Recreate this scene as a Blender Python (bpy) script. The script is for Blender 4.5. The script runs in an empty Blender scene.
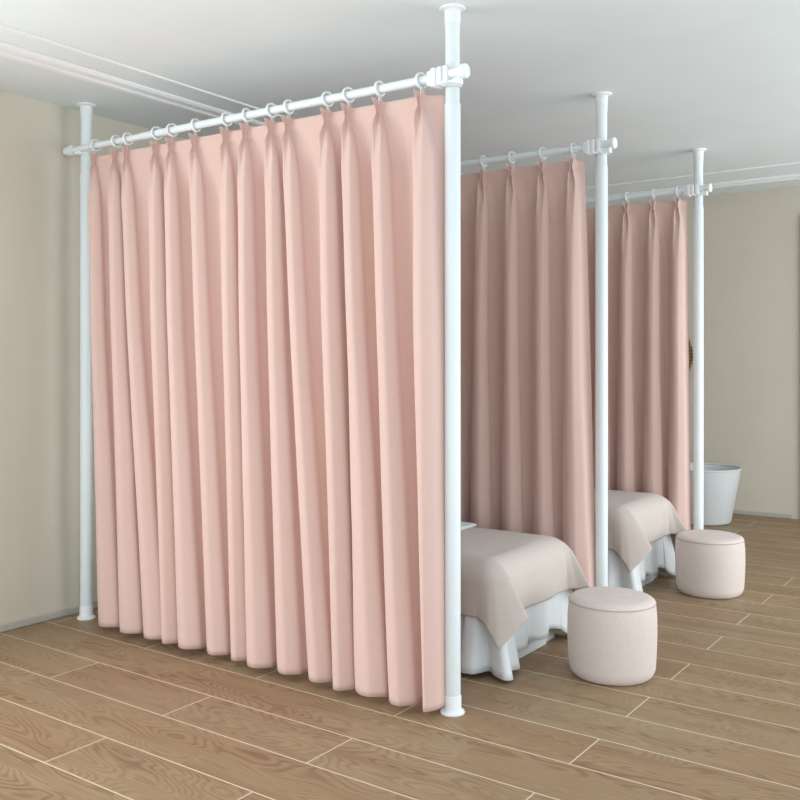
import bpy, bmesh, math, random
from mathutils import Vector, Matrix
random.seed(4)
PI = math.pi
S = bpy.context.scene
COL = S.collection

# ------------------------------------------------------------------ helpers
def link(o):
    COL.objects.link(o); return o

def tag(o, label=None, cat=None, group=None, kind=None):
    if label: o['label'] = label
    if cat: o['category'] = cat
    if group: o['group'] = group
    if kind: o['kind'] = kind
    return o

def wloc(o):
    v = Vector((0, 0, 0))
    while o is not None:
        v += o.location; o = o.parent
    return v

def thing(name, label, cat, loc, group=None):
    o = bpy.data.objects.new(name, None); link(o)
    o.location = loc; o.empty_display_size = .1
    return tag(o, label, cat, group)

def obj(name, bm, mat, parent=None, origin=None, smooth=True):
    """world-space bmesh -> one object; vertices are stored relative to its origin"""
    org = wloc(parent) if parent is not None else Vector(origin or (0, 0, 0))
    bmesh.ops.translate(bm, verts=bm.verts, vec=-org)
    bmesh.ops.recalc_face_normals(bm, faces=bm.faces)
    me = bpy.data.meshes.new(name); bm.to_mesh(me); bm.free()
    me.materials.append(mat)
    for p in me.polygons: p.use_smooth = smooth
    o = bpy.data.objects.new(name, me); link(o)
    if parent is not None: o.parent = parent
    else: o.location = org
    if smooth: auto(o)
    return o

def auto(o, ang=40):
    me = o.data
    bm = bmesh.new(); bm.from_mesh(me)
    for e in bm.edges:
        if len(e.link_faces) == 2 and e.calc_face_angle(0) > math.radians(ang):
            e.smooth = False
    bm.to_mesh(me); bm.free()

def box(bm, x0, x1, y0, y1, z0, z1, bev=0.0, seg=2):
    vs = [bm.verts.new((x, y, z)) for x in (x0, x1) for y in (y0, y1) for z in (z0, z1)]
    f = [(0, 1, 3, 2), (4, 6, 7, 5), (0, 4, 5, 1), (2, 3, 7, 6), (0, 2, 6, 4), (1, 5, 7, 3)]
    fs = [bm.faces.new([vs[i] for i in q]) for q in f]
    if bev:
        es = list({e for g in fs for e in g.edges})
        bmesh.ops.bevel(bm, geom=es, offset=bev, segments=seg, profile=.5, affect='EDGES')

def lathe(bm, prof, cx, cy, seg=48, closed=False):
    """prof: list of (radius, z); r == 0 collapses to a pole"""
    rings = []
    for r, z in prof:
        if r <= 1e-6: rings.append([bm.verts.new((cx, cy, z))])
        else: rings.append([bm.verts.new((cx + r*math.cos(2*PI*k/seg), cy + r*math.sin(2*PI*k/seg), z)) for k in range(seg)])
    for a, b in zip(rings, rings[1:]):
        for k in range(seg):
            k2 = (k+1) % seg
            q = [a[k % len(a)], a[k2 % len(a)], b[k2 % len(b)], b[k % len(b)]]
            u = []
            for v in q:
                if v not in u: u.append(v)
            if len(u) > 2: bm.faces.new(u)

def tube(bm, pts, radii, seg=24, cap=True):
    """straight or bent tube through pts with a radius per point"""
    pts = [Vector(p) for p in pts]; rings = []
    for i, p in enumerate(pts):
        t = (pts[min(i+1, len(pts)-1)] - pts[max(i-1, 0)]).normalized()
        up = Vector((0, 0, 1)) if abs(t.z) < .9 else Vector((0, 1, 0))
        a = t.cross(up).normalized(); b = t.cross(a).normalized()
        r = radii[i] if isinstance(radii, (list, tuple)) else radii
        rings.append([bm.verts.new(p + a*r*math.cos(2*PI*k/seg) + b*r*math.sin(2*PI*k/seg)) for k in range(seg)])
    for a, b in zip(rings, rings[1:]):
        for k in range(seg): bm.faces.new([a[k], a[(k+1) % seg], b[(k+1) % seg], b[k]])
    if cap:
        bm.faces.new(rings[0]); bm.faces.new(rings[-1])

def grid(bm, P):
    V = [[bm.verts.new(p) for p in row] for row in P]
    for r0, r1 in zip(V, V[1:]):
        for k in range(len(r0)-1):
            bm.faces.new([r0[k], r0[k+1], r1[k+1], r1[k]])
    return V

def catmull(P, n):
    out = []
    for i in range(len(P)-1):
        p0 = P[max(i-1, 0)]; p1 = P[i]; p2 = P[i+1]; p3 = P[min(i+2, len(P)-1)]
        for k in range(n):
            t = k/n
            out.append(tuple(.5*((2*b) + (c-a)*t + (2*a-5*b+4*c-d)*t*t + (3*b-a-3*c+d)*t**3)
                             for a, b, c, d in zip(p0, p1, p2, p3)))
    out.append(tuple(P[-1]))
    return out

def lerp(a, b, t): return a + (b-a)*t
def sm(t):
    t = max(0, min(1, t)); return t*t*(3-2*t)
def keyed(keys, t):
    if t <= keys[0][0]: return keys[0][1]
    for (a, va), (b, vb) in zip(keys, keys[1:]):
        if t <= b: return lerp(va, vb, sm((t-a)/(b-a)))
    return keys[-1][1]

# ------------------------------------------------------------------ materials
def mat(name, color, rough=.5, spec=.5, weave=0, wscale=400, bump=0.0, sheen=0, coat=0):
    m = bpy.data.materials.new(name); m.use_nodes = True
    nt = m.node_tree; N = nt.nodes; L = nt.links
    b = N['Principled BSDF']
    b.inputs['Roughness'].default_value = rough
    b.inputs['Specular IOR Level'].default_value = spec
    b.inputs['Sheen Weight'].default_value = sheen
    b.inputs['Coat Weight'].default_value = coat
    tc = N.new('ShaderNodeTexCoord')
    mp = N.new('ShaderNodeMapping'); L.new(tc.outputs['Object'], mp.inputs[0])
    c = Vector(color[:3])
    if weave:
        # fine horizontal and vertical threads
        n1 = N.new('ShaderNodeTexNoise'); n1.inputs['Scale'].default_value = 1; n1.inputs['Detail'].default_value = 2
        n2 = N.new('ShaderNodeTexNoise'); n2.inputs['Scale'].default_value = 1; n2.inputs['Detail'].default_value = 2
        m1 = N.new('ShaderNodeMapping'); m1.inputs['Scale'].default_value = (wscale, wscale, wscale*.03)
        m2 = N.new('ShaderNodeMapping'); m2.inputs['Scale'].default_value = (wscale*.05, wscale*.05, wscale)
        L.new(tc.outputs['Object'], m1.inputs[0]); L.new(tc.outputs['Object'], m2.inputs[0])
        L.new(m1.outputs[0], n1.inputs[0]); L.new(m2.outputs[0], n2.inputs[0])
        ad = N.new('ShaderNodeMath'); ad.operation = 'ADD'
        L.new(n1.outputs[0], ad.inputs[0]); L.new(n2.outputs[0], ad.inputs[1])
        src = ad.outputs[0]; lo, hi = .75, 1.25
    else:
        n1 = N.new('ShaderNodeTexNoise'); n1.inputs['Scale'].default_value = 3; n1.inputs['Detail'].default_value = 3
        L.new(mp.outputs[0], n1.inputs[0]); src = n1.outputs[0]; lo, hi = .3, .7
    mr = N.new('ShaderNodeMapRange'); mr.inputs[1].default_value = lo; mr.inputs[2].default_value = hi
    L.new(src, mr.inputs[0])
    mx = N.new('ShaderNodeMix'); mx.data_type = 'RGBA'
    L.new(mr.outputs[0], mx.inputs[0])
    v = weave if weave else .015
    mx.inputs[6].default_value = (*(c*(1-v)), 1)
    mx.inputs[7].default_value = (*[min(1, x*(1+v)) for x in c], 1)
    L.new(mx.outputs[2], b.inputs['Base Color'])
    if bump:
        bp = N.new('ShaderNodeBump'); bp.inputs['Strength'].default_value = bump; bp.inputs['Distance'].default_value = .001
        L.new(src, bp.inputs['Height']); L.new(bp.outputs[0], b.inputs['Normal'])
    return m

def math_node(nt, op, a, b=None):
    n = nt.nodes.new('ShaderNodeMath'); n.operation = op
    for i, v in enumerate((a, b)):
        if v is None: continue
        if isinstance(v, (int, float)): n.inputs[i].default_value = v
        else: nt.links.new(v, n.inputs[i])
    return n.outputs[0]

PITCH, Y0, PLEN, XJ = .2563, 2.117, .735, -1.335
def floor_material():
    m = bpy.data.materials.new('wood_look_tile'); m.use_nodes = True
    nt = m.node_tree; N = nt.nodes; L = nt.links; b = N['Principled BSDF']
    M = lambda op, a, c=None: math_node(nt, op, a, c)
    tc = N.new('ShaderNodeTexCoord'); sp = N.new('ShaderNodeSeparateXYZ'); L.new(tc.outputs['Object'], sp.inputs[0])
    X, Y = sp.outputs[0], sp.outputs[1]
    v = M('DIVIDE', M('SUBTRACT', Y, Y0), PITCH)
    row = M('FLOOR', v); fy = M('SUBTRACT', v, row)
    odd = M('FLOORED_MODULO', row, 2)
    xs = M('ADD', M('DIVIDE', M('SUBTRACT', X, XJ), PLEN), M('MULTIPLY', M('SUBTRACT', 1, odd), .47))
    cell = M('FLOOR', xs); fx = M('SUBTRACT', xs, cell)
    # even rows are double-length boards
    # grout distances in metres
    dy = M('MULTIPLY', M('MINIMUM', fy, M('SUBTRACT', 1, fy)), PITCH)
    dx = M('MULTIPLY', M('MINIMUM', fx, M('SUBTRACT', 1, fx)), PLEN)
    gy = M('LESS_THAN', dy, .0030)
    gx = M('MULTIPLY', M('LESS_THAN', dx, .0028), odd)
    gr = M('MAXIMUM', gy, gx)
    cb = N.new('ShaderNodeCombineXYZ'); L.new(cell, cb.inputs[0]); L.new(row, cb.inputs[1])
    wn = N.new('ShaderNodeTexWhiteNoise'); wn.noise_dimensions = '3D'; L.new(cb.outputs[0], wn.inputs[0])
    rnd = wn.outputs[0]
    # cathedral grain: contour lines of a stretched noise
    cg = N.new('ShaderNodeCombineXYZ')
    L.new(M('ADD', M('MULTIPLY', X, 1.5), M('MULTIPLY', rnd, 37)), cg.inputs[0])
    L.new(M('MULTIPLY', Y, 6.5), cg.inputs[1]); L.new(M('MULTIPLY', rnd, 11), cg.inputs[2])
    n1 = N.new('ShaderNodeTexNoise'); n1.inputs['Scale'].default_value = 1.0; n1.inputs['Detail'].default_value = 1.5
    n1.inputs['Roughness'].default_value = .35; n1.inputs['Distortion'].default_value = .3
    L.new(cg.outputs[0], n1.inputs[0])
    rings = M('SINE', M('MULTIPLY', n1.outputs[0], 190))
    rings = M('POWER', M('MULTIPLY', M('ADD', rings, 1), .5), 1.6)
    # fibre streaks
    cf = N.new('ShaderNodeCombineXYZ')
    L.new(M('ADD', M('MULTIPLY', X, 7), M('MULTIPLY', rnd, 90)), cf.inputs[0]); L.new(M('MULTIPLY', Y, 160), cf.inputs[1])
    n2 = N.new('ShaderNodeTexNoise'); n2.inputs['Scale'].default_value = 1; n2.inputs['Detail'].default_value = 3
    L.new(cf.outputs[0], n2.inputs[0])
    # broad darker heart zones
    cz = N.new('ShaderNodeCombineXYZ')
    L.new(M('ADD', M('MULTIPLY', X, 1.1), M('MULTIPLY', rnd, 21)), cz.inputs[0]); L.new(M('MULTIPLY', Y, 9), cz.inputs[1])
    n3 = N.new('ShaderNodeTexNoise'); n3.inputs['Scale'].default_value = 1; n3.inputs['Detail'].default_value = 2
    L.new(cz.outputs[0], n3.inputs[0])
    base = N.new('ShaderNodeMix'); base.data_type = 'RGBA'
    base.inputs[6].default_value = (.345, .225, .128, 1)
    base.inputs[7].default_value = (.360, .262, .158, 1)
    L.new(rnd, base.inputs[0])
    hz = N.new('ShaderNodeMapRange'); hz.inputs[1].default_value = .45; hz.inputs[2].default_value = .7
    L.new(n3.outputs[0], hz.inputs[0])
    mz = N.new('ShaderNodeMix'); mz.data_type = 'RGBA'; L.new(M('MULTIPLY', hz.outputs[0], .55), mz.inputs[0])
    L.new(base.outputs[2], mz.inputs[6]); mz.inputs[7].default_value = (.300, .168, .090, 1)
    mg = N.new('ShaderNodeMix'); mg.data_type = 'RGBA'
    L.new(M('MULTIPLY', rings, M('ADD', M('MULTIPLY', hz.outputs[0], .45), .38)), mg.inputs[0])
    L.new(mz.outputs[2], mg.inputs[6]); mg.inputs[7].default_value = (.185, .115, .062, 1)
    mf = N.new('ShaderNodeMix'); mf.data_type = 'RGBA'; mf.blend_type = 'MULTIPLY'; mf.inputs[0].default_value = .55
    L.new(mg.outputs[2], mf.inputs[6])
    rp = N.new('ShaderNodeMapRange'); rp.inputs[1].default_value = .25; rp.inputs[2].default_value = .7
    rp.inputs[3].default_value = .72; rp.inputs[4].default_value = 1.12
    L.new(n2.outputs[0], rp.inputs[0]); L.new(rp.outputs[0], mf.inputs[7])
    mo = N.new('ShaderNodeMix'); mo.data_type = 'RGBA'; L.new(gr, mo.inputs[0])
    L.new(mf.outputs[2], mo.inputs[6]); mo.inputs[7].default_value = (.66, .56, .43, 1)
    L.new(mo.outputs[2], b.inputs['Base Color'])
    b.inputs['Roughness'].default_value = .48
    b.inputs['Specular IOR Level'].default_value = .35
    bp = N.new('ShaderNodeBump'); bp.inputs['Strength'].default_value = .15; bp.inputs['Distance'].default_value = .001
    L.new(M('SUBTRACT', n2.outputs[0], gr), bp.inputs['Height']); L.new(bp.outputs[0], b.inputs['Normal'])
    return m

def rattan_material():
    m = bpy.data.materials.new('woven_rattan'); m.use_nodes = True
    nt = m.node_tree; N = nt.nodes; L = nt.links; b = N['Principled BSDF']
    tc = N.new('ShaderNodeTexCoord')
    mp = N.new('ShaderNodeMapping'); mp.inputs['Rotation'].default_value = (0, PI/4, 0)
    L.new(tc.outputs['Object'], mp.inputs[0])
    ck = N.new('ShaderNodeTexChecker'); ck.inputs['Scale'].default_value = 46
    ck.inputs['Color1'].default_value = (.36, .22, .11, 1); ck.inputs['Color2'].default_value = (.07, .035, .018, 1)
    L.new(mp.outputs[0], ck.inputs[0]); L.new(ck.outputs[0], b.inputs['Base Color'])
    b.inputs['Roughness'].default_value = .7
    bp = N.new('ShaderNodeBump'); bp.inputs['Distance'].default_value = .004
    L.new(ck.outputs['Fac'], bp.inputs['Height']); L.new(bp.outputs[0], b.inputs['Normal'])
    return m

M_WALL = mat('beige_wall_paint', (.69, .655, .565), .85, .2)
M_CEIL = mat('white_ceiling_paint', (.80, .885, .925), .9, .2)
M_TRIM = mat('white_gloss_trim', (.90, .95, .98), .45, .4)
M_BASE = mat('grey_baseboard_paint', (.50, .48, .44), .55, .4)
M_FLOOR = floor_material()
M_POLE = mat('white_powder_coat', (.79, .87, .90), .3, .5)
M_PLAS = mat('white_plastic', (.84, .89, .91), .35, .5)
M_CURT = mat('pink_linen_curtain', (.715, .515, .465), .9, .15, weave=.03, wscale=900, bump=.1, sheen=.15)
M_COVER = mat('beige_cotton', (.62, .555, .515), .85, .2, weave=.03, wscale=500, bump=.1, sheen=.1)
M_WHITE = mat('white_cotton', (.78, .83, .86), .85, .2, weave=.015, wscale=500)
M_STOOL = mat('cream_linen_upholstery', (.70, .62, .575), .9, .2, weave=.05, wscale=520, bump=.25, sheen=.1)
M_PIPE = mat('cream_piping', (.50, .43, .39), .9, .2)
M_TUB = mat('white_glazed_tub', (.70, .76, .79), .3, .5)
M_LAM = mat('pale_laminate', (.66, .70, .72), .5, .4)
M_DOOR = mat('grey_door_paint', (.52, .48, .41), .5, .4)
M_RATTAN = rattan_material()

# ------------------------------------------------------------------ room
H = 2.75
XL, YB, YF, XR = -4.35, 8.58, -2.2, 1.6
YC = 7.30                       # where the lower ceiling ends and the recess by the far wall begins
def struct(name, bm, m, smooth=False):
    return tag(obj(name, bm, m, None, smooth=smooth), kind='structure')

bm = bmesh.new(); box(bm, XL-.1, 1.0, -.9, YB+.1, -.12, 0); struct('floor', bm, M_FLOOR)
bm = bmesh.new()
box(bm, XL-.1, XR, YF, YC, H, H+.35); box(bm, XL-.1, XR, YC, YB+.1, H+.17, H+.35)
struct('ceiling', bm, M_CEIL)
# left wall, with a tall window opening out of frame
WY0, WY1, WZ0, WZ1 = -1.9, 1.7, .35, 2.5
bm = bmesh.new()
box(bm, XL-.1, XL, WY1, YB, 0, H); box(bm, XL-.1, XL, YF, WY0, 0, H)
box(bm, XL-.1, XL, WY0, WY1, 0, WZ0); box(bm, XL-.1, XL, WY0, WY1, WZ1, H)
box(bm, XL-.1, XL, YC, YB, H, H+.17)
struct('wall_left', bm, M_WALL)
bm = bmesh.new()
for y in (WY0, (WY0*2+WY1)/3, (WY0+WY1*2)/3, WY1-.05): box(bm, XL-.08, XL-.02, y, y+.05, WZ0, WZ1)
for z in (WZ0, WZ1-.05): box(bm, XL-.081, XL-.019, WY0, WY1, z, z+.05)
struct('window_1', bm, M_TRIM)
bm = bmesh.new(); box(bm, XL-.1, XR, YB, YB+.1, 0, H+.17); struct('wall_back', bm, M_WALL)
# baseboards with a small chamfer on top
def baseboard(name, x0, x1, y0, y1):
    bm = bmesh.new(); box(bm, x0, x1, y0, y1, 0, .038, .004, 1)
    struct(name, bm, M_BASE)
baseboard('baseboard_left', XL, XL+.014, YF, YB-.014)
baseboard('baseboard_back', XL, -1.85, YB-.014, YB)
# ceiling mouldings: a thin bead and a broader two-step band, both turning the corner
def moulding(name, xl, yb, prof):
    """prof: list of (offset across, drop) ; path runs along the left wall then along the far wall"""
    bm = bmesh.new(); rows = []
    for o, d in prof:
        rows.append([(xl+o, YF, H-d), (xl+o, yb-o, H-d), (XR, yb-o, H-d)])
    grid(bm, rows)
    struct(name, bm, M_TRIM)
moulding('trim_1', -3.510, 6.75, [(-.007, -.002), (-.007, .006), (-.004, .009), (.004, .009), (.007, .006), (.007, -.002)])
moulding('trim_2', -3.750, 7.21, [(-.060, -.002), (-.060, .014), (-.052, .022), (-.02, .022), (-.012, .010), (.004, .010),
                                  (.012, .018), (.048, .018), (.060, .008), (.060, -.002)])
# door at the far right edge of the view
bm = bmesh.new()
box(bm, -1.772, -1.70, YB-.03, YB+.01, 0, 2.66, .004, 1); box(bm, -.86, -.78, YB-.03, YB+.01, 0, 2.66, .004, 1)
box(bm, -1.701, -.859, YB-.029, YB+.01, 2.59, 2.66); box(bm, -1.71, -.85, YB-.012, YB, 0, 2.58)
struct('door_1', bm, M_DOOR)

# ------------------------------------------------------------------ tension-pole racks
RY = -.045                      # the rod runs on the camera side of its poles
def rack(py, xr, xl, zr, zl, label):
    t = thing('curtain_pole_frame', label, 'curtain frame', ((xl+xr)/2, py, 0), 'tension pole frames across the room')
    for px, right in ((xr, True), (xl, False)):
        zc = zr if right else zl
        bm = bmesh.new()
        lathe(bm, [(.031, .055), (.0315, .10), (.0315, 2.375), (.0300, 2.378), (.0285, 2.380), (.0285, 2.655), (.0300, 2.66), (.0300, 2.715)], px, py, 40)
        p = obj('pole', bm, M_POLE, t)
        bm = bmesh.new()
        lathe(bm, [(0, 0), (.047, 0), (.048, .004), (.046, .009), (.038, .014), (.0345, .022), (.0345, .066), (.0325, .070), (.0312, .070)], px, py, 40)
        obj('foot_cap', bm, M_PLAS, p)
        bm = bmesh.new()
        lathe(bm, [(.0302, 2.690), (.0318, 2.692), (.0318, 2.736), (.036, 2.740), (.049, 2.742), (.051, 2.745), (.051, 2.75), (0, 2.75)], px, py, 40)
        obj('ceiling_cap', bm, M_PLAS, p)
    yr = py+RY
    at = lambda x: lerp(zl, zr, (x-xl)/(xr-xl))
    bm = bmesh.new()
    x0 = xl-.055; xm = lerp(xl, xr, .22)
    P = [(x0, .0155), (xm, .0155), (xm+.001, .0178), (xr+.03, .0178)]
    tube(bm, [(x, yr, at(x)) for x, r in P], [r for x, r in P], 28)
    obj('curtain_rod', bm, M_POLE, t)
    # right clamp: three ribs, strap round the pole, flared end knob
    z = at(xr)
    bm = bmesh.new()
    for k in range(3):
        xa = xr-.058+k*.028
        box(bm, xa, xa+.024, yr-.030, yr+(.030, .018, .012)[k], z-.040+.002*k, z+.034, .006, 2)
    box(bm, xr-.078, xr-.030, yr-.023, yr+.024, z-.032, z+.026, .003, 2)
    box(bm, xr-.040, xr+.024, yr-.024, yr+.010, z-.034, z-.020, .004, 2)
    lathe(bm, [(.0318, z-.036), (.0362, z-.034), (.0362, z-.010), (.0318, z-.008)], xr, py, 32)
    c = obj('rod_clamp', bm, M_PLAS, t)
    bm = bmesh.new()           # little wedge tongue at the strap's end
    v = [bm.verts.new(p) for p in ((xr+.012, yr-.022, z-.030), (xr+.072, yr-.026, z-.046), (xr+.072, yr-.026, z-.020),
                                   (xr+.012, yr+.006, z-.030), (xr+.072, yr+.006, z-.046), (xr+.072, yr+.006, z-.020))]
    for f in ((0, 1, 2), (3, 5, 4), (0, 3, 4, 1), (1, 4, 5, 2), (2, 5, 3, 0)): bm.faces.new([v[i] for i in f])
    obj('clamp_tongue', bm, M_PLAS, c)
    bm = bmesh.new()
    tube(bm, [(xr+x, yr-.006, z+.002) for x in (.010, .016, .020, .050, .060, .072, .080, .092, .096)], [.010, .012, .0195, .0195, .021, .0265, .0285, .0285, .025], 32)
    obj('end_knob', bm, M_PLAS, t)
    z = at(xl)
    bm = bmesh.new()
    lathe(bm, [(.0295, z-.026), (.0350, z-.024), (.0350, z+.018), (.0295, z+.020)], xl, py, 32)
    box(bm, xl-.032, xl+.012, yr-.012, yr+.03, z-.028, z-.012, .004, 2)
    obj('rod_clamp', bm, M_PLAS, t)
    bm = bmesh.new()
    tube(bm, [(xl+x, yr, z) for x in (-.050, -.053, -.082, -.086, -.110, -.120)], [.0165, .0275, .0275, .0235, .0235, .018], 28)
    obj('end_knob', bm, M_PLAS, t)
    return at

XLP = -4.215
racks = [
 (3.05, -1.905, XLP, 2.475, 2.505, 'nearest white pole frame, its thick right pole tallest in view, holding the widest pink curtain'),
 (4.465, -1.885, XLP, 2.475, 2.500, 'middle white pole frame, right pole standing behind the near round stool'),
 (5.985, -1.86, XLP, 2.485, 2.500, 'farthest white pole frame, right pole standing beside the white tub'),
]
ATS = [rack(*r) for r in racks]

# ------------------------------------------------------------------ curtains
def curtain(py, at, cx, bx, br, xl, xr, label, seed, dscale=1.0, bscale=1.0):
    """cx: pleat centres at the heading; bx: fold centres at the hem; br: right edges of the folds at the hem"""
    R = random.Random(seed); n = len(cx); y0 = py+RY
    t = thing('pleated_curtain', label, 'curtain', ((xl+xr)/2, y0, 0), 'pink pleated curtains')
    dep = [R.uniform(.85, 1.15)*dscale for _ in range(n)]
    skew = [R.uniform(0, .25) for _ in range(n)]
    wav = [(R.uniform(0, 6), R.uniform(.5, 1.5)) for _ in range(n)]
    fat = [R.uniform(.75, 1.0) for _ in range(n)]
    topV = [xl] + [lerp(a, b, .5) for a, b in zip(cx, cx[1:])] + [xr]
    botV = [b-.012 for b in bx] + [br]; cx = [q*1.0101 for q in cx] if py < 4 else cx
    levels = [0, .010, .020, .030, .040, .048, .056, .062, .068, .076, .084, .098, .115, .14, .175, .22, .28, .35, .45, .6, .8, 1.0, 1.2, 1.4, 1.6, 1.8, 2.0, 2.15, 2.28, 2.36, 2.41, 2.435]
    rows = []
    for L in levels:
        f = L/2.435; g = f; row = []
        for i in range(n):
            VL = lerp(topV[i], botV[i], g); VR = lerp(topV[i+1], botV[i+1], g)
            w = VR-VL
            wb = (botV[i+1]-botV[i])
            hb = min(.45*wb, .075*fat[i])
            c = lerp(cx[i], bx[i]+hb, g) + .003*math.sin(wav[i][0]+f*5*wav[i][1])*g + (.020 if py < 4 else .004)*sm((L-.06)/.25)*(1-.75*f)
            D = keyed([(0, .034), (.062, .030), (.12, .044), (.3, .070), (1.0, .084), (2.4, .090)], L)*(dep[i] if L > .1 else 1)
            h = keyed([(0, .016), (.060, .008), (.09, .020), (.16, .033), (.30, .040), (1.0, .043), (1.7, lerp(.043, hb, .5)), (2.4, hb)], L)
            gt = keyed([(0, .019), (.058, .0045), (.066, .0045), (.09, .014), (.14, .020), (.30, .5*h), (2.4, .5*h)], L)
            nt_ = keyed([(0, .030), (.045, .022), (.062, .008), (.078, .026), (.11, .022), (.17, .008), (.26, .0), (.5, -.006), (2.4, -.010)], L)
            lip = keyed([(0, 1), (.06, .9), (.12, .25), (.2, 0)], L)
            k = skew[i]*.015*sm((L-.2)/1.2)
            h = min(h, .47*w)
            vl = .0; 
            tilt = -.020*sm((L-.03)/.35); vl = tilt
            # control points: x, forward depth
            pl = max(VL, c-h-.5*(c-h-VL)); pr = min(VR, c+h+.5*(VR-c-h))
            q = lambda a_, b_: lerp(a_, b_, lip)
            cp = [(VL, vl), (pl, tilt*.5), (c-h-k*.3, q(.30, .10)*D), (c-q(h*1.02, gt*.92)-k, q(.66, .62)*D), (c-q(gt, gt+.001)-k*1.1, D),
                  (c-q(gt*.5, gt*.75)-k, q(D-nt_*.8, D*.62)), (c-k, D-nt_), (c+q(gt*.5, gt*.75)-k, q(D-nt_*.8, D*.62)),
                  (c+q(gt, gt+.001)-k, q(.97, 1)*D), (c+q(h*.98, gt*.92)-k*.6, .62*D), (c+h, q(.26, .10)*D), (pr, tilt), ]
            if i == n-1:
                cp[-1] = (lerp(c+h, VR, .25), -.012); cp.append((VR, -.040))
            row += cp if i == 0 else cp
        pts = catmull(row, 4)
        # the heading sags a little between pleats
        out = []
        for x, d in pts:
            zt = at(min(max(x, xl), xr)) - .036
            sag = .020*(1-min(1, max(0, d)/.02))*max(0, 1-L/.12)
            z = zt - sag - L*(zt-.036)/2.435*1.0
            out.append((x, y0-d+.006, z))
        rows.append(out)
    bm = bmesh.new(); grid(bm, rows)
    p = obj('curtain_panel', bm, M_CURT, t)
    auto(p, 75)
    so = p.modifiers.new('thickness', 'SOLIDIFY'); so.thickness = .0022; so.offset = 0
    # weighted hem band, a shallow doubled strip along the bottom
    # rings
    for i in range(n):
        x = cx[i]; z = at(x); bm = bmesh.new()
        ang = R.uniform(-.1, .3); seg, sg2 = 36, 10; Rm, rm = .0285, .0046
        rg = []
        for a in range(seg):
            A = 2*PI*a/seg; q = []
            for b_ in range(sg2):
                B = 2*PI*b_/sg2; rr = Rm+rm*math.cos(B)
                u = rr*math.sin(A); w_ = rr*math.cos(A); s_ = rm*1.5*math.sin(B)
                q.append(bm.verts.new((x+s_*math.cos(ang)+u*math.sin(ang), y0+u*math.cos(ang)-s_*math.sin(ang), z+.001+w_)))
            rg.append(q)
        for a in range(seg):
            for b_ in range(sg2):
                bm.faces.new([rg[a][b_], rg[(a+1) % seg][b_], rg[(a+1) % seg][(b_+1) % sg2], rg[a][(b_+1) % sg2]])
        tube(bm, [(x, y0-.002, z-.027), (x, y0-.006, z-.036), (x, y0-.006, z-.060), (x, y0-.006, z-.080)], .0022, 8)
        o = obj('curtain_ring', bm, M_PLAS, t)
    return t

cx1 = [-4.032, -3.866, -3.775, -3.556, -3.444, -3.28, -3.074, -2.947, -2.794, -2.694, -2.475, -2.363, -2.203, -2.0]
bx1 = [-3.978, -3.802, -3.626, -3.472, -3.373, -3.182, -3.026, -2.92, -2.745, -2.567, -2.415, -2.31, -2.134, -1.975]
br1 = -1.932
curtain(3.05, ATS[0], cx1, bx1, br1, -4.10, -1.935, 'largest pink pleated curtain in front, hanging from the nearest white rod', 3)

def even(cxr, sp, xl):
    c = list(cxr)
    while c[0]-sp > xl+.05: c.insert(0, c[0]-sp)
    return c
cx2 = even([-2.559, -2.381, -2.196, -2.024], .178, -4.12)
bx2 = [x-.055+.010*math.sin(3*i) for i, x in enumerate(cx2)]; bx2[-1] = -2.06; bx2[-2] = -2.23
br2 = -1.905
curtain(4.465, ATS[1], cx2, bx2, br2, -4.13, -1.980, 'middle pink pleated curtain hanging behind the near beige-covered bed', 8, .8)
cx3 = even([-2.325, -2.143, -1.979], .178, -4.12)
bx3 = [x-.055+.010*math.sin(4*i+1) for i, x in enumerate(cx3)]; bx3[-1] = -2.03
br3 = -1.905
curtain(5.985, ATS[2], cx3, bx3, br3, -4.13, -1.938, 'farthest and smallest pink pleated curtain, behind the second bed', 12, .8)

# ------------------------------------------------------------------ beds
def cov_dirs(th):
    K = [(0, (.05, 0, -1)), (10, (.22, 0, -.97)), (24, (.50, .0, -.865)), (34, (.36, -.09, -.93)), (45, (.15, -.19, -.97)),
         (60, (.07, -.17, -.985)), (76, (.02, -.10, -.995)), (90, (0, -.05, -1))]
    for (a, va), (b, vb) in zip(K, K[1:]):
        if th <= b+1e-6:
            t = sm((th-a)/(b-a)) if a in (10, 24) else (th-a)/(b-a)
            return Vector(va).lerp(Vector(vb), t).normalized()
    return Vector(K[-1][1]).normalized()

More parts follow.
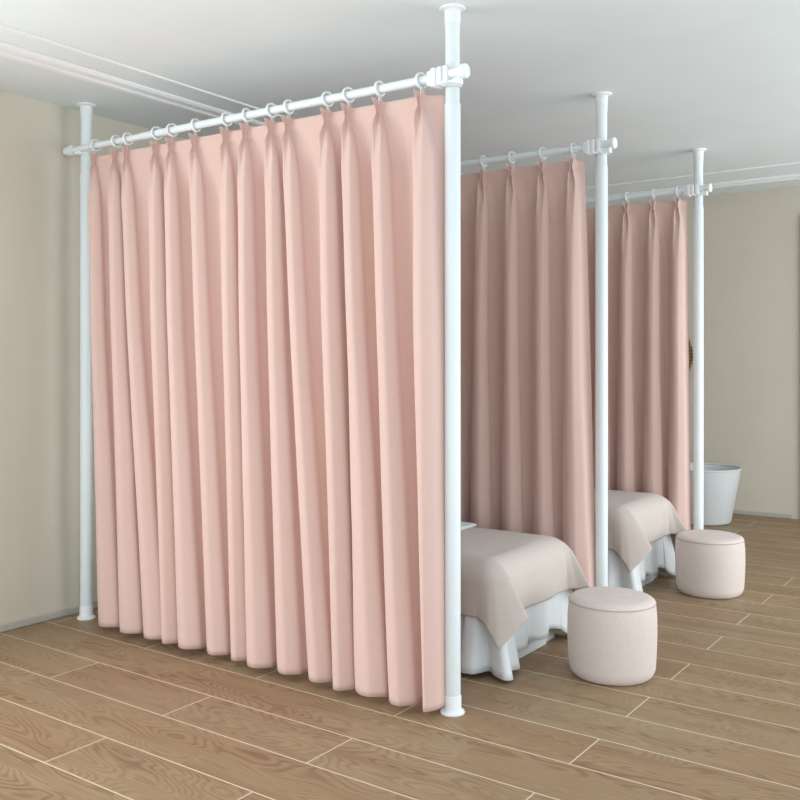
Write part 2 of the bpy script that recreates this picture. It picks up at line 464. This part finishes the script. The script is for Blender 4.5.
def coverlet_bmesh(x0, y0, y1, xh, ztop, over=.235, Rr=.10):
    """x0 foot edge, y0 near side, y1 far side, xh head edge of the cover"""
    cxx, cy0, cy1 = x0-Rr*.8, y0+Rr*.8, y1-Rr*.8
    arc = Rr*PI/2
    tot = over+arc*.45
    A = [lerp(0, cxx-xh, k/14) for k in range(14)] + [cxx-xh+tot*k/30 for k in range(31)]
    B = [-tot+tot*k/30 for k in range(30)] + [lerp(0, cy1-cy0, k/20) for k in range(21)] + [cy1-cy0+tot*k/30 for k in range(1, 31)]
    rows = []
    for a in A:
        ea = max(0, a-(cxx-xh)); row = []
        for b in B:
            if b < 0: eb, sgn, by = -b, -1, cy0
            elif b > cy1-cy0: eb, sgn, by = b-(cy1-cy0), 1, cy1
            else: eb, sgn, by = 0, -1, cy0+b
            rho = math.hypot(ea, eb)
            px = xh+min(a, cxx-xh)
            if rho < 1e-9:
                zz = ztop + .0025*math.sin(a*9)*math.sin(b*7+1)
                row.append((px, by, zz)); continue
            th = math.degrees(math.atan2(eb, ea))
            d = cov_dirs(th); v = Vector((d.x, -d.y*sgn if sgn > 0 else d.y, d.z))
            if eb == 0:     # foot face: gentle ripples
                v = Vector((.05+.055*math.sin(b*19+1.2)*sm(b/.12)*sm((cy1-cy0-b)/.12), 0, -1)).normalized()
            if ea == 0:
                v = Vector((0, sgn*(.06+.07*math.sin(a*14)*sm((cxx-xh-a)/.1)), -1)).normalized()
            hdir = Vector((ea/rho, sgn*eb/rho, 0))
            p = Vector((px, by, ztop)); n = 14; ds = rho/n
            for k in range(n):
                s = (k+.5)*ds/arc
                s = min(1, s)
                p += (hdir*math.cos(s*PI/2) + v*math.sin(s*PI/2)).normalized()*ds
            row.append(tuple(p))
        rows.append(row)
    bm = bmesh.new(); grid(bm, rows)
    return bm

def bed(x0, y0, y1, ZT, which):
    Lb = 1.85; xh = x0-Lb
    t = thing('massage_bed', 'white-skirted massage bed ' + which[0], 'bed', ((x0+xh)/2, (y0+y1)/2, 0), 'skirted massage beds')
    bm = bmesh.new()
    box(bm, xh+.03, x0-.03, y0+.07, y1-.17, 0, .34, .004, 1)
    box(bm, xh+.03, x0-.045, y1-.155, y1-.05, 0, .30, .004, 1)
    box(bm, xh+.02, x0-.02, y0+.03, y1-.03, .33, .38, .006, 2)
    obj('bed_base', bm, M_LAM, t)
    bm = bmesh.new(); box(bm, xh, x0-.012, y0+.012, y1-.012, .38, ZT-.006, .055, 5)
    obj('mattress', bm, M_WHITE, t)
    # skirt: gathered cloth round near side, foot and far side
    # bottom path (x, y, z) and matching top path
    top, bot = [], []
    def add(tx, ty, bx_, by_, bz): top.append((tx, ty, .46)); bot.append((bx_, by_, bz))
    n = 22
    for i in range(n):           # near side from the head towards the foot
        x = lerp(xh, x0-.20, i/(n-1)); o = .022+(.030 if i % 2 else -.002)
        add(x, y0+.006, x, y0-o, .022)
    add(x0-.165, y0+.006, x0-.165, y0+.002, .022)
    add(x0-.13, y0+.006, x0-.140, y0-.075, .022)
    add(x0-.09, y0+.006, x0-.070, y0-.078, .022)
    add(x0-.055, y0+.006, x0-.030, y0-.004, .024)
    add(x0-.03, y0+.006, x0+.015, y0-.035, .022)
    add(x0-.012, y0+.012, x0+.075, y0-.055, .018)
    add(x0-.006, y0+.024, x0+.098, y0-.020, .018)
    add(x0-.006, y0+.045, x0+.045, y0+.035, .022)
    add(x0-.006, y0+.062, x0+.050, y0+.070, .022)
    add(x0-.006, y0+.085, x0+.062, y0+.110, .022)
    add(x0-.006, y0+.105, x0+.035, y0+.140, .028)
    add(x0-.006, y0+.125, x0+.004, y0+.145, .060)
    w = y1-y0
    foot = [(.18, .016), (.24, .026), (.31, .006), (.38, .022), (.46, .024), (.52, .004), (.60, .020)]
    for q, o in foot:
        add(x0-.006, y0+q, x0+o, y0+q, .078 + (.012 if o < .01 else -.006))
    add(x0-.006, y1-.10, x0+.03, y1-.11, .06); add(x0-.006, y1-.05, x0+.05, y1-.04, .022)
    add(x0-.012, y1-.012, x0+.07, y1+.03, .020); add(x0-.04, y1-.006, x0+.00, y1+.02, .022)
    for i in range(n):
        x = lerp(x0-.10, xh, i/(n-1)); o = .018+(.022 if i % 2 else -.002)
        add(x, y1-.006, x, y1+o, .022)
    ct, cb = catmull(top, 6), catmull(bot, 6)
    rows = []
    for k in range(15):
        f = k/14; e = f**1.25
        rows.append([(lerp(a[0], b[0], e), lerp(a[1], b[1], e), lerp(a[2], b[2], f)) for a, b in zip(ct, cb)])
    bm = bmesh.new(); grid(bm, rows)
    s = obj('bed_skirt', bm, M_WHITE, t); auto(s, 80)
    so = s.modifiers.new('thickness', 'SOLIDIFY'); so.thickness = .0025; so.offset = 0
    # coverlet
    bm = coverlet_bmesh(x0+.006, y0-.004, y1+.004, x0-.56, ZT+.006)
    c = obj('bed_coverlet', bm, M_COVER, None, origin=(x0-.28, (y0+y1)/2, ZT))
    tag(c, 'beige cloth draped over the foot end ' + which[1], 'coverlet', 'beige bed cloths')
    so = c.modifiers.new('thickness', 'SOLIDIFY'); so.thickness = .006; so.offset = -.2
    # towel folded across the bed, overlapping the coverlet's head edge
    bm = bmesh.new()
    for k in range(2):
        box(bm, x0-1.02, x0-.505-.003*k, y0+.05, y1-.03, ZT+.009+.007*k, ZT+.0158+.007*k, .003, 3)
    w_ = obj('folded_towel', bm, M_WHITE, None, origin=(x0-.77, (y0+y1)/2, ZT))
    tag(w_, 'white folded towel edge on the beige cloth ' + which[2], 'towel', 'folded towels on the beds')
bed(-1.965, 3.495, 4.225, .497, ('nearest the viewer, between the front and middle curtains', 'of the nearest bed, hanging beside the front pole', 'of the nearest bed, beside the front pole'))
bed(-2.000, 5.09, 5.80, .525, ('farther away, between the middle and farthest curtains', 'of the farther bed, beside the middle pole', 'of the farther bed, behind the middle pole'))

# ------------------------------------------------------------------ stools
def stool(x, y, r, h, label):
    t = thing('round_stool', label, 'stool', (x, y, 0), 'round upholstered stools')
    bm = bmesh.new()
    prof = [(0, 0), (r*.80, 0)]
    for k in range(1, 9):
        a = PI/2*k/8; prof.append((r*.80+(r*.17)*math.sin(a), .055*(1-math.cos(a))))
    prof += [(r*.99, h*.35), (r, h*.55), (r*.995, h*.75), (r*.975, h-.045)]
    prof += [(r*.955, h-.032), (0, h-.030)]
    lathe(bm, prof, x, y, 72)
    obj('stool_body', bm, M_STOOL, t)
    bm = bmesh.new(); prof = [(0, h-.034), (r*.955, h-.034)]
    for k in range(0, 9):
        a = PI/2*k/8; prof.append((r*.965-.050*(1-math.cos(a)), h-.030+.024*math.sin(a)))
    prof += [(r*.5, h-.001), (0, h)]
    lathe(bm, prof, x, y, 72)
    obj('seat_cushion', bm, M_STOOL, t)
    bm = bmesh.new(); rp = .0022
    lathe(bm, [(r*.968+rp*math.cos(2*PI*k/8), h-.031+rp*math.sin(2*PI*k/8)) for k in range(9)], x, y, 72)
    obj('piping', bm, M_PIPE, t)
stool(-1.572, 3.837, .193, .353, 'round cream upholstered stool nearest the viewer, at the foot of the near bed')
stool(-1.655, 5.540, .199, .353, 'round cream upholstered stool farther back, in front of the farther bed and tub')

# ------------------------------------------------------------------ tub
t = thing('round_tub', 'white tapered round tub on the floor by the far wall', 'tub', (-2.443, 7.985, 0))
bm = bmesh.new()
h = .475
lathe(bm, [(0, 0), (.205, 0), (.222, .006), (.232, .02), (.305, h-.03), (.310, h-.006),
           (.301, h-.02), (.293, h-.035), (.222, .05), (.20, .032), (0, .03)], -2.443, 7.985, 72)
obj('tub_body', bm, M_TUB, t)
bm = bmesh.new()
lathe(bm, [(.308+.007*math.cos(2*PI*k/12), h-.006+.007*math.sin(2*PI*k/12)) for k in range(13)], -2.443, 7.985, 72)
obj('tub_rim', bm, M_TUB, t)

# ------------------------------------------------------------------ woven wall disc
cxw, czw, rw = -3.055, 1.44, .345
t = thing('woven_wall_disc', 'round brown woven rattan disc on the far wall, edge showing behind the farthest pole', 'wall decoration', (cxw, YB, czw))
def ylathe(bm, prof, seg=64):
    rings = [[bm.verts.new((cxw+r*math.cos(2*PI*k/seg), YB-d, czw+r*math.sin(2*PI*k/seg))) for k in range(seg)] for r, d in prof]
    for a, b in zip(rings, rings[1:]):
        for k in range(seg): bm.faces.new([a[k], a[(k+1) % seg], b[(k+1) % seg], b[k]])
    return rings
bm = bmesh.new(); rg = ylathe(bm, [(.05, .012), (.15, .014), (.25, .022), (rw-.012, .034), (rw-.012, .020), (.25, .006), (.05, .001)])
bm.faces.new(rg[0]); bm.faces.new(rg[-1])
obj('woven_panel', bm, M_RATTAN, t)
bm = bmesh.new(); ylathe(bm, [(rw-.010+.010*math.cos(2*PI*k/10), .028+.009*math.sin(2*PI*k/10)) for k in range(11)])
obj('rim', bm, M_RATTAN, t)

# ------------------------------------------------------------------ light
w = bpy.data.worlds.new('World'); S.world = w; w.use_nodes = True
bg = w.node_tree.nodes['Background']
bg.inputs[0].default_value = (.91, .97, 1.0, 1); bg.inputs[1].default_value = 1.62

def area(name, loc, target, sx, sy, power, color=(1, 1, 1)):
    l = bpy.data.lights.new(name, 'AREA'); l.shape = 'RECTANGLE'; l.size = sx; l.size_y = sy
    l.energy = power; l.color = color
    o = bpy.data.objects.new(name, l); link(o); o.location = loc
    o.rotation_euler = (Vector(target)-Vector(loc)).to_track_quat('-Z', 'Y').to_euler()
    return o
area('window_daylight', (XL-.25, -.1, 1.45), (XL+3, .8, 1.3), 3.4, 2.1, 105, (1, .98, .95))
area('side_fill', (1.55, 5.9, 1.4), (-3.2, 6.4, 1.5), 4.2, 2.2, 70, (.97, .99, 1))  # added fill lamp on the open right, brightens beds and stools behind the front curtain

# ------------------------------------------------------------------ camera
c = bpy.data.cameras.new('camera'); co = bpy.data.objects.new('camera', c); link(co)
c.sensor_width = 36; c.lens = 919/800*36; c.shift_y = -36/800
co.location = (0, 0, 1.361)
co.rotation_euler = (PI/2, 0, math.atan2(.5773, .8165))
S.camera = co
S.view_settings.view_transform = 'Standard'; S.view_settings.look = 'None'
S.view_settings.gamma = 1; S.view_settings.exposure = 0.0
S.view_settings.use_curve_mapping = False
